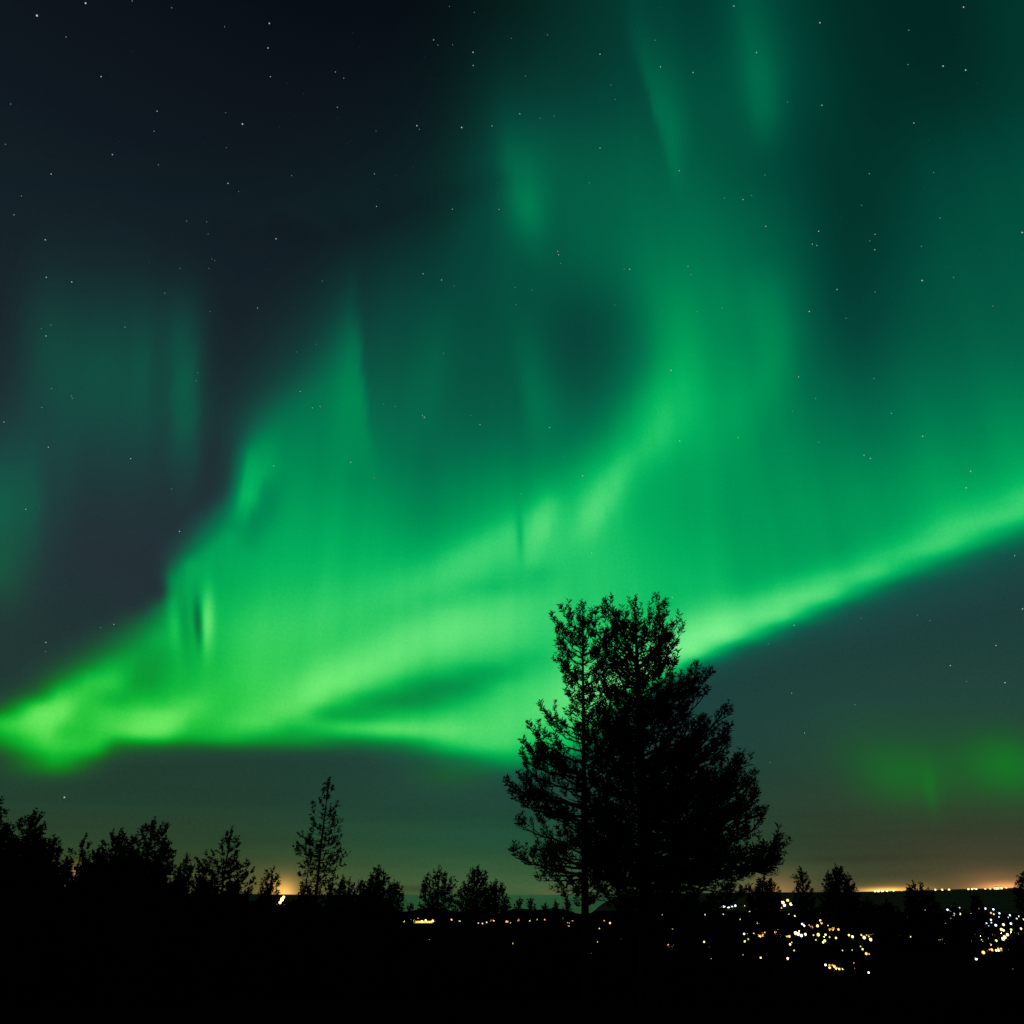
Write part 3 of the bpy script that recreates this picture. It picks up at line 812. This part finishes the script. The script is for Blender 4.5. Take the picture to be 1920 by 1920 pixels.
# the closed forest under and between them: a few patterns, copied
PROTO = []
for s in range(5):
    hh = 9.0
    pf = [(hh, .15, .15), (hh*.9, .5, .6), (hh*.75, 1.1, .95), (hh*.6, 1.4, 1.6), (hh*.4, 2.0, 1.9), (hh*.15, 2.2, 2.2)]
    w = [1.0, .8, 1.2, .65, 1.1][s]
    pf = [(z, l*w, r*w) for z, l, r in pf]
    PROTO.append(conifer(hh, pf, 500 + s, 140, .52, rise=(.75, .15, -.05), trunk_r=.14, blades=14, sec_gap=.42, crook=.1, thick=.2))
def fill(x, y, D, k, label, group):
    a, e = azel(x, y)
    a = math.radians(a)
    bx, by = D * math.sin(a), D * math.cos(a)
    bz = float(gz(bx, by)) - 0.1
    h = EYE + D * math.tan(math.radians(e)) - bz
    r = bpy.data.objects.new('pine_tree', None); COL.objects.link(r)
    r.location = (bx, by, bz)
    r.rotation_euler = (0, 0, k * 1.7)
    s = h / 9.0
    r.scale = (min(s, 1.3), min(s, 1.3), s)
    link('trunk', PROTO[k % 5][0], r); link('crown', PROTO[k % 5][1], r)
    tag(r, label, 'tree', group)
rf = random.Random(21)
SKYL = [(-60,1575),(60,1600),(130,1640),(190,1636),(260,1640),(340,1655),(400,1668),(470,1690),(520,1712),(580,1698),(640,1682),(700,1705),(750,1722),(775,1745)]
x = -50.0; k = 0
while x < 770:
    y0 = float(np.interp(x, [p[0] for p in SKYL], [p[1] for p in SKYL]))
    for row in range(3):
        D = (rf.uniform(80, 120), rf.uniform(58, 74), rf.uniform(42, 52))[row]
        fill(x + rf.uniform(-9, 9), y0 - 20 + rf.uniform(-18, 16) + row * rf.uniform(20, 34), D, k,
             'pine lost in the black forest mass on the left', 'pines of the closed forest on the left'); k += 1
    x += rf.uniform(13, 20)
for (x0, x1, y0, gap, lb, gp) in [(945, 1080, 1686, 22, 'low pine in the dark row left of the slim pine', 'low pines in the row left of the tall pines'),
                       (770, 1400, 1745, 17, 'low pine of the black thicket under the two tall pines', 'low pines of the thicket under the tall pines'),
                       (1400, 1960, 1806, 24, 'low black pine below the town lights on the right', 'low pines below the town lights')]:
    x = x0
    while x < x1:
        fill(x, y0 + rf.uniform(0, 22), rf.uniform(46, 66), k, lb, gp); k += 1
        x += gap * rf.uniform(0.7, 1.3)

# ------------------------------------------------------------------ town lights
LIGHTS = []
def lights(ox, oy, sc, items):
    for (zx, zy, s, c) in items:
        LIGHTS.append((ox + zx / sc, oy + zy / sc, s, c))
A_ = 6.62
lights(1350, 1640, A_, [(10,400,5,'w'),(50,395,6,'w'),(105,405,7,'w'),(150,390,5,'w'),(190,385,5,'w'),(310,385,3,'w'),(365,450,3.5,'y'),(40,490,2.5,'w'),(250,553,2,'w'),(530,380,2.5,'y'),(660,380,2,'y'),(780,345,7,'y'),(800,380,7,'w'),(880,365,6,'y'),(840,320,6,'o'),(740,340,4,'o'),(760,415,3.5,'o'),(740,450,2.5,'w'),(855,490,2,'w'),(930,510,3.5,'w'),(780,590,2,'y'),(470,605,5,'y'),(430,640,3,'g'),(565,640,3,'w'),(655,620,4,'y'),(665,660,3.5,'w'),(1020,610,5,'w'),(1045,630,5,'w'),(1100,625,3.5,'y'),(1210,635,5,'y'),(1245,570,4,'y'),(1260,600,4,'o'),(1340,625,3.5,'y'),(1405,665,5,'o'),(1470,680,4,'o'),(1500,650,3,'o'),(1555,565,3,'w'),(1640,575,3.5,'o'),(1245,475,2.5,'g'),(1460,500,2.5,'g'),(1790,490,5,'w'),(1845,505,4,'w'),(1810,435,2,'w'),(300,735,4,'y'),(345,735,3,'y'),(420,730,3,'y'),(520,735,7,'o'),(500,760,5,'y'),(560,720,4,'o'),(590,695,2.5,'y'),(690,715,5,'o'),(720,690,3.5,'y'),(750,745,6,'y'),(830,765,4,'o'),(860,765,4.5,'o'),(940,725,7,'y'),(970,735,8,'w'),(1010,755,7,'w'),(1060,740,5,'y'),(310,830,4.5,'g'),(350,800,3,'g'),(1160,750,3,'y'),(1220,745,6,'g'),(1190,810,3,'g'),(1310,745,4,'g'),(1300,820,5,'g'),(1280,840,4,'g'),(1360,775,3,'g'),(1440,785,4,'g'),(1600,750,4,'g'),(1645,770,5,'y'),(1755,745,4,'g'),(1790,780,6,'y'),(1885,740,5,'y'),(1870,805,6,'y'),(870,865,4,'w'),(890,840,2.5,'g'),(1595,865,5,'w'),(1745,890,2.5,'w'),(1770,925,3.5,'g'),(1815,980,5,'o'),(1850,985,3,'o'),(1640,935,2,'y'),(1520,940,2.5,'y'),(920,940,3,'g'),(285,995,3,'w'),(505,1030,3.5,'y'),(840,1040,4.5,'w'),(1310,1120,5,'w'),(1360,1155,4,'w'),(1420,1140,5,'o'),(1440,1165,4,'o'),(1480,1170,4,'w'),(1525,1170,3.5,'w'),(1655,1165,6,'y'),(1660,1095,2.5,'o'),(1845,1215,4,'w'),(1545,1110,2,'w')])
lights(1630, 1640, A_, [(125,430,2.5,'w'),(220,430,3.5,'w'),(110,512,2.5,'w'),(350,572,4,'w'),(470,530,2,'g'),(490,572,3,'w'),(685,440,6,'w'),(660,490,2,'w'),(725,693,3.5,'w'),(510,765,4,'y'),(375,765,2.5,'w'),(970,435,4,'w'),(1000,455,4,'w'),(1050,490,7,'w'),(1120,485,5,'w'),(1120,410,3,'w'),(1010,545,2.5,'w'),(940,570,3,'g'),(955,600,4,'g'),(970,625,4.5,'g'),(950,730,4,'g'),(955,780,5,'g'),(875,815,5,'g'),(830,730,2.5,'g'),(975,825,3,'y'),(930,845,2.5,'g'),(1255,480,3.5,'w'),(1310,425,4.5,'w'),(1355,420,2.5,'g'),(1440,420,4,'w'),(1540,430,4,'w'),(1510,475,3,'w'),(1545,490,3,'w'),(1615,480,3.5,'w'),(1610,525,3,'w'),(1745,503,3.5,'w'),(1725,530,2.5,'w'),(1865,518,5,'w'),(1830,545,3,'g'),(1915,560,4,'g'),(1510,560,3.5,'w'),(1450,605,5,'w'),(1515,595,3,'w'),(1475,632,3.5,'w'),(1570,627,5,'w'),(1665,620,4.5,'w'),(1757,607,4.5,'w'),(1640,680,5,'y'),(1665,690,4,'y'),(1760,682,3.5,'g'),(1885,670,4,'y'),(1255,725,4.5,'y'),(1195,785,2.5,'y'),(1205,830,3,'y'),(1275,822,5,'o'),(1310,750,3,'g'),(1355,770,3.5,'g'),(1400,820,6,'g'),(1420,730,2.5,'y'),(1490,790,4,'g'),(1470,865,3.5,'w'),(1505,865,4,'w'),(1715,745,5,'y'),(1680,775,6,'y'),(1660,795,6,'g'),(1540,745,5,'o'),(1575,820,4,'g'),(1915,740,4,'y'),(1850,730,3,'g'),(1815,825,2.5,'g'),(1415,965,6,'o'),(1520,930,4,'o'),(1575,940,4,'y'),(1605,940,4,'y'),(1630,940,3,'y'),(1735,925,3,'o'),(1490,930,2.5,'o'),(1325,1043,6,'w'),(1790,1065,3.5,'y'),(1793,1187,5,'y'),(1060,917,3,'w'),(295,905,2,'w')])
SHORE = []
for (zx, zy, s, c) in [(540,205,3,'o'),(630,208,3,'o'),(750,212,3,'o'),(820,187,3.5,'y'),(905,187,3.5,'y'),(990,187,4,'y'),(1230,180,3.5,'y'),(1275,180,3.5,'y'),(1300,172,3,'y'),(1345,203,7,'w'),(1370,212,5,'w'),(1330,182,4,'y'),(1590,182,8,'y'),(1560,172,5,'o'),(1640,168,5,'o'),(1440,177,3.5,'o'),(1500,174,3.5,'o'),(1700,160,3.5,'o'),(1810,165,3.5,'o'),(1905,165,4,'o'),(110,206,6,'y'),(70,208,4,'y'),(160,204,5,'y'),(220,201,4,'y'),(300,197,3.5,'y'),(400,195,3,'o')]:
    SHORE.append((1630 + zx / A_, 1640 + zy / A_, s, c))
lights(850, 1580, 3.2, [(35,470,2,'w'),(150,482,2.5,'w'),(175,485,3,'w'),(200,478,3,'w'),(245,465,5,'o'),(315,472,5,'o'),(390,465,5,'o'),(455,465,6,'y'),(500,460,4,'o'),(550,460,4,'o'),(590,468,3,'o'),(660,455,3,'o'),(690,485,6,'y'),(690,500,5,'o'),(715,470,3,'o'),(905,468,2.5,'o'),(940,482,4,'o'),(876,515,2.5,'w'),(1005,575,2.2,'w'),(865,595,2,'w'),(828,662,2.2,'w'),(543,673,2.5,'w'),(360,605,3.5,'g'),(615,597,3,'g'),(1185,447,3,'w'),(1255,435,5,'w'),(1335,433,9,'w'),(1325,468,5,'o'),(1390,462,2.5,'g'),(1310,620,5,'y'),(1315,520,2.5,'w'),(1510,432,2.5,'w'),(1620,430,2,'w'),(1505,595,3.5,'g'),(1535,628,2,'w'),(1547,695,2.2,'w'),(1720,460,2,'w'),(1738,673,2.5,'w'),(1845,690,3,'o'),(1750,377,2.5,'y'),(1778,410,3,'y')])
lights(450, 1420, 3.49, [(1118,1060,3,'o'),(1140,1068,4,'y'),(1165,1058,4,'o'),(1190,1074,5,'y'),(1215,1066,4,'y'),(1240,1078,4,'o'),(1262,1070,5,'y'),(1285,1072,3,'o'),(1640,1065,4,'o'),(1750,1075,4,'o'),(1890,1068,5,'y'),(1770,1082,3,'y'),(1050,1070,6,'o'),(1075,1075,4,'y'),(1065,1102,2.5,'w'),(1385,1063,4,'o'),(1440,1072,2,'w'),(275,930,8,'y'),(262,950,6,'y'),(285,915,6,'y'),(240,960,3,'o'),(290,965,3,'o'),(185,1140,4,'w'),(495,1020,2.2,'w'),(900,1140,2.2,'w'),(1240,1192,2,'w')])
lights(0, 1400, 3.84, [(575,930,5,'o'),(600,925,5,'o'),(560,940,4,'o'),(470,1000,2.2,'w'),(495,1010,2.2,'w'),(1245,1090,3.2,'y'),(1280,1030,2.6,'y'),(1580,1165,4,'o'),(1745,1060,2,'y'),(1880,1130,2.5,'g')])

LCOL = {'w': ((0.78, 0.90, 1.0), 'white'), 'y': ((1.0, 0.74, 0.28), 'warm yellow'), 'o': ((1.0, 0.42, 0.08), 'orange'), 'g': ((0.75, 0.85, 0.12), 'yellow green')}
LAMPS = {}
for c, (col, nm) in LCOL.items():
    for lev, st in (('bright', 3.2), ('dim', 1.5)):
        gm = glow('lamp_' + nm.replace(' ', '_') + '_' + lev, col, st)
        b = MB()
        b.tube([(0, 0, -14), (0, 0, -7), (0, 0, -0.8)], [0.16, 0.13, 0.10], 5, 0)
        b.ball((0, 0, 0), 1.0, 1, 8, 6)
        b.tube([(0, 0, 0.9), (0, 0, 1.15), (0, 0, 1.3)], [0.75, 0.6, 0.1], 6, 0)
        LAMPS[c, lev] = b.mesh('street_lamp', [METAL, gm])

def region(x, y):
    if x < 480: return 'deep in the forest on the left'
    if x < 660: return 'on the low hill left of the lone slender pine'
    if x < 900: return 'beside the long lit hall'
    if x < 1080: return 'in the row left of the slim pine trunk'
    if x < 1345: return 'behind the two tall pines'
    if x < 1480: return 'right of the tallest pine'
    if x < 1640: return 'around the full pointed pine on the right'
    if y < 1722: return 'scattered on the dark plain far right'
    return 'near the yellow grove at the far right'

def place_lamp(x, y, s, c, shore=False):
    d = ray(x, y)
    hor = math.hypot(d.x, d.y)
    ux, uy, uz = d.x / hor, d.y / hor, d.z / hor
    if shore:
        D = 25000.0
    else:
        D = None                            # first point of the sight line that is a lamp's height above the land
        for q in np.geomspace(420, 9000, 700):
            if EYE + uz * q - float(gz(ux * q, uy * q)) < 9.0:
                D = float(q); break
        if D is None: D = 9000.0
    dep = D * math.cos(PITCH) / hor
    r = 0.5 * s * (0.60 if c == 'w' else 0.72) * D / F
    o = bpy.data.objects.new('street_lamp', LAMPS[c, 'bright' if s >= 3.4 else 'dim'])
    COL.objects.link(o)
    o.location = (ux * D, uy * D, EYE + uz * D)
    o.scale = (r, r, r)
    col = LCOL[c][1]
    if shore:
        tag(o, col + ' light on the far shore along the horizon at the right', 'street lamp', col + ' lights on the far shore')
    else:
        rg = region(x, y)
        size = 'large' if s >= 3.4 else 'small'
        tag(o, size + ' ' + col + ' street lamp ' + rg, 'street lamp', size + ' ' + col + ' street lamps ' + rg)
    return o
for (x, y, s, c) in LIGHTS:
    place_lamp(x, y, s, 'y' if (c == 'w' and s < 5 and 800 < x < 1660) or (c == 'w' and x >= 1660 and int(x * 7 + y) % 3 == 0) else c)
for t in SHORE: place_lamp(*t, shore=True)

# ------------------------------------------------------------------ houses and the lit hall
WIN_O = glow('lit_window_orange', (1.0, 0.45, 0.10), 1.2)
WIN_Y = glow('lit_window_yellow', (1.0, 0.62, 0.12), 2.0)
def house_mesh(w, dp, hh, rh):
    b = MB(); b.box(-w/2, w/2, -dp/2, dp/2, 0, hh)
    b.add([(-w/2, -dp/2, hh), (-w/2, dp/2, hh), (-w/2, 0, hh + rh - .25)], [(0, 1, 2)])
    b.add([(w/2, -dp/2, hh), (w/2, dp/2, hh), (w/2, 0, hh + rh - .25)], [(0, 2, 1)])
    r = MB()
    for s in (-1, 1):
        y0, y1 = s * (dp/2 + .6), 0
        z0 = hh - .3
        v = [(-w/2 - .5, y0, z0), (w/2 + .5, y0, z0), (w/2 + .5, y1, hh + rh), (-w/2 - .5, y1, hh + rh)]
        v += [(p[0], p[1], p[2] + .3) for p in v]
        r.add(v, [(0,1,2,3), (4,7,6,5), (0,4,5,1), (1,5,6,2), (2,6,7,3), (3,7,4,0)])
    r.box(w*.2, w*.2 + .9, -.5, .4, hh + rh - .6, hh + rh + 1.3)
    return b, r
def window_mesh(w, h, mat):
    b = MB()
    b.box(-w/2, w/2, -.06, .0, 0, h, 1)
    t = .12
    for (x0, x1, z0, z1) in ((-w/2 - t, w/2 + t, -t, 0), (-w/2 - t, w/2 + t, h, h + t), (-w/2 - t, -w/2, 0, h), (w/2, w/2 + t, 0, h), (-.05, .05, 0, h)):
        b.box(x0, x1, -.14, .0, z0, z1, 0)
    return b.mesh('window', [METAL, mat])
def at_ground(x, y):
    d = ray(x, y); hor = math.hypot(d.x, d.y)
    ux, uy, uz = d.x / hor, d.y / hor, d.z / hor
    for q in np.geomspace(300, 9000, 900):
        if EYE + uz * q - float(gz(ux * q, uy * q)) < 0.5:
            return ux * q, uy * q, float(gz(ux * q, uy * q)), math.atan2(ux, uy)
    return ux * 9000, uy * 9000, float(gz(ux * 9000, uy * 9000)), math.atan2(ux, uy)
hb, hr = house_mesh(13, 9, 5.6, 3.2)
HM = {'red': hb.mesh('wall', [REDWALL]), 'pale': hb.mesh('wall', [WALL])}
HRF = hr.mesh('roof', [ROOF])
WM = [window_mesh(2.2, 1.7, WIN_O), window_mesh(2.2, 1.7, WIN_Y)]
for i, (x, y, c, nw, lb) in enumerate([
    (1428, 1756, 'red', 1, 'red house with orange lit windows below the bushy pine'),
    (1458, 1754, 'pale', 1, 'pale house with orange lit windows left of the brightest white lamp'),
    (1520, 1740, 'red', 0, 'red house with orange windows left of the full pointed pine trunk'),
    (1560, 1745, 'pale', 1, 'pale house with yellow windows just left of the full pointed pine trunk'),
    (1599, 1738, 'red', 0, 'red house glowing orange right of the full pointed pine trunk'),
    (1625, 1757, 'pale', 1, 'pale house beside the yellow lamps left of the squat pine'),
    (1773, 1762, 'pale', 1, 'pale house in the yellow green lamplight left of the rounded low pine'),
    (1857, 1787, 'red', 0, 'red house lit by an orange lamp below the yellow grove'),
    (1872, 1783, 'pale', 1, 'pale house with a row of lit windows below the yellow grove'),
    (1565, 1816, 'pale', 0, 'lowest lit house among the trees below the town'),
    (1258, 1776, 'pale', 1, 'lone house with a warm window under the tallest pine')]):
    px, py, pz, a = at_ground(x, y)
    r = bpy.data.objects.new('house', None); COL.objects.link(r)
    r.location = (px, py, pz - .3); r.rotation_euler = (0, 0, -a + (i % 3 - 1) * .25)
    link('wall', HM[c], r); link('roof', HRF, r)
    for j, (wx, wz) in enumerate([(-4.2, 3.3), (-.6, 3.3), (3.4, 3.3), (-4.2, .8), (3.4, .8)]):
        if (i + j) % 3 == 2: continue
        link('window', WM[nw], r, (wx, -4.5, wz))
    tag(r, lb, 'house', 'houses with lit windows in the town')
px, py, pz, a = at_ground(793, 1731)
root = bpy.data.objects.new('hall', None); COL.objects.link(root)
root.location = (px, py, pz); root.rotation_euler = (0, 0, -a)
Dh = math.hypot(px, py); W = 34 / 1650.0 * Dh
b, r = house_mesh(W, 24, 7.5, 5)
link('wall', b.mesh('wall', [WALL]), root); link('roof', r.mesh('roof', [ROOF]), root)
nwn = 14
wmesh = window_mesh(W / nwn - 1.2, 5.2, WIN_Y)
for j in range(nwn):
    link('window', wmesh, root, (-W/2 + W * (j + .5) / nwn, -12.0, 1.4))
tag(root, 'long low hall with a row of glowing yellow windows beyond the forest', 'building')

# ------------------------------------------------------------------ lamplit birches of the grove at the far right
def birch(seed):
    rng = np.random.default_rng(seed)
    T = MB(); hh = 11.0
    T.tube([(0, 0, -.5), (.1, 0, 4), (.3, .1, 8), (.2, .1, hh)], [.22, .17, .09, .03], 6)
    P, D_ = [], []
    for i in range(26):
        z = rng.uniform(2.6, 9.6); ph = i * 2.4
        R = 3.4 * math.sin(math.pi * min(.95, (z - 1.6) / 10)) * rng.uniform(.6, 1.1)
        e = np.array([R * math.cos(ph), R * math.sin(ph), z + R * .45])
        T.tube([(.15, 0, z), (e[0]*.5, e[1]*.5, z + R*.3), e], [.06, .04, .015], 3)
        for j in range(10):
            P.append(np.array([.15, 0, z]) + (e - [.15, 0, z]) * rng.uniform(.4, 1.1) + rng.normal(size=3) * .45)
            D_.append(rng.normal(size=3))
    n = len(P)
    vs = needles(np.array(P), unit(np.array(D_)), np.full(n, .5), np.full(n, .55), 7, rng, thick=.45)
    return T.mesh('trunk', [BARK], smooth=True), blade_mesh('crown', vs, LEAF)
BP = [birch(3), birch(4), birch(5)]
rb = random.Random(5)
for i, (x, y) in enumerate([(1868,1764),(1876,1762),(1884,1766),(1892,1760),(1900,1764),(1908,1761),(1860,1760),(1776,1764),(1772,1759),(1765,1766),(1840,1764),(1832,1760),(1846,1768),(1548,1768),(1542,1764),(1553,1772)]):
    px, py, pz, a = at_ground(x, y)
    r = bpy.data.objects.new('birch_tree', None); COL.objects.link(r)
    s = rb.uniform(.8, 1.25)
    r.location = (px, py, pz); r.scale = (s, s, s); r.rotation_euler = (0, 0, i * 1.3)
    link('trunk', BP[i % 3][0], r); link('crown', BP[i % 3][1], r)
    where = 'in the yellow grove at the far right' if x > 1855 else ('beside the rounded low pine far right' if x > 1800 else ('left of the rounded low pine' if x > 1700 else 'left of the full pointed pine trunk'))
    tag(r, 'leafy birch lit by street lamps ' + where, 'tree', 'lamplit birches ' + where)
for (x, y, c, w) in [(1880,1757,(1.0,.85,.12),26000),(1898,1754,(1.0,.8,.15),16000),(1774,1758,(.9,.9,.2),12000),(1841,1762,(.9,.9,.2),12000),(1547,1764,(.6,1.0,.15),9000),
                     (1428,1751,(1,.5,.12),9000),(1601,1731,(1,.4,.1),12000),(1500,1752,(1,.8,.5),12000)]:
    px, py, pz, a = at_ground(x, y + 4)
    ux, uy = math.sin(a), math.cos(a)
    o = bpy.data.objects.new('street_lamp', LAMPS['g' if c[0] < 1 else 'y', 'bright']); COL.objects.link(o)
    s = .9
    o.location = (px - ux * 9, py - uy * 9, pz + 14 * s - 2); o.scale = (s, s, s)
    rg = region(x, y)
    tag(o, 'tall yard lamp lighting up the ground ' + rg, 'street lamp', 'tall yard lamps ' + rg)
    ld = bpy.data.lights.new('lamp_light', 'POINT')
    ld.energy = w; ld.color = c; ld.shadow_soft_size = 1.0
    lo = bpy.data.objects.new('lamp_light', ld); COL.objects.link(lo)
    lo.parent = o; lo.location = (0, -1.6, 0.2)
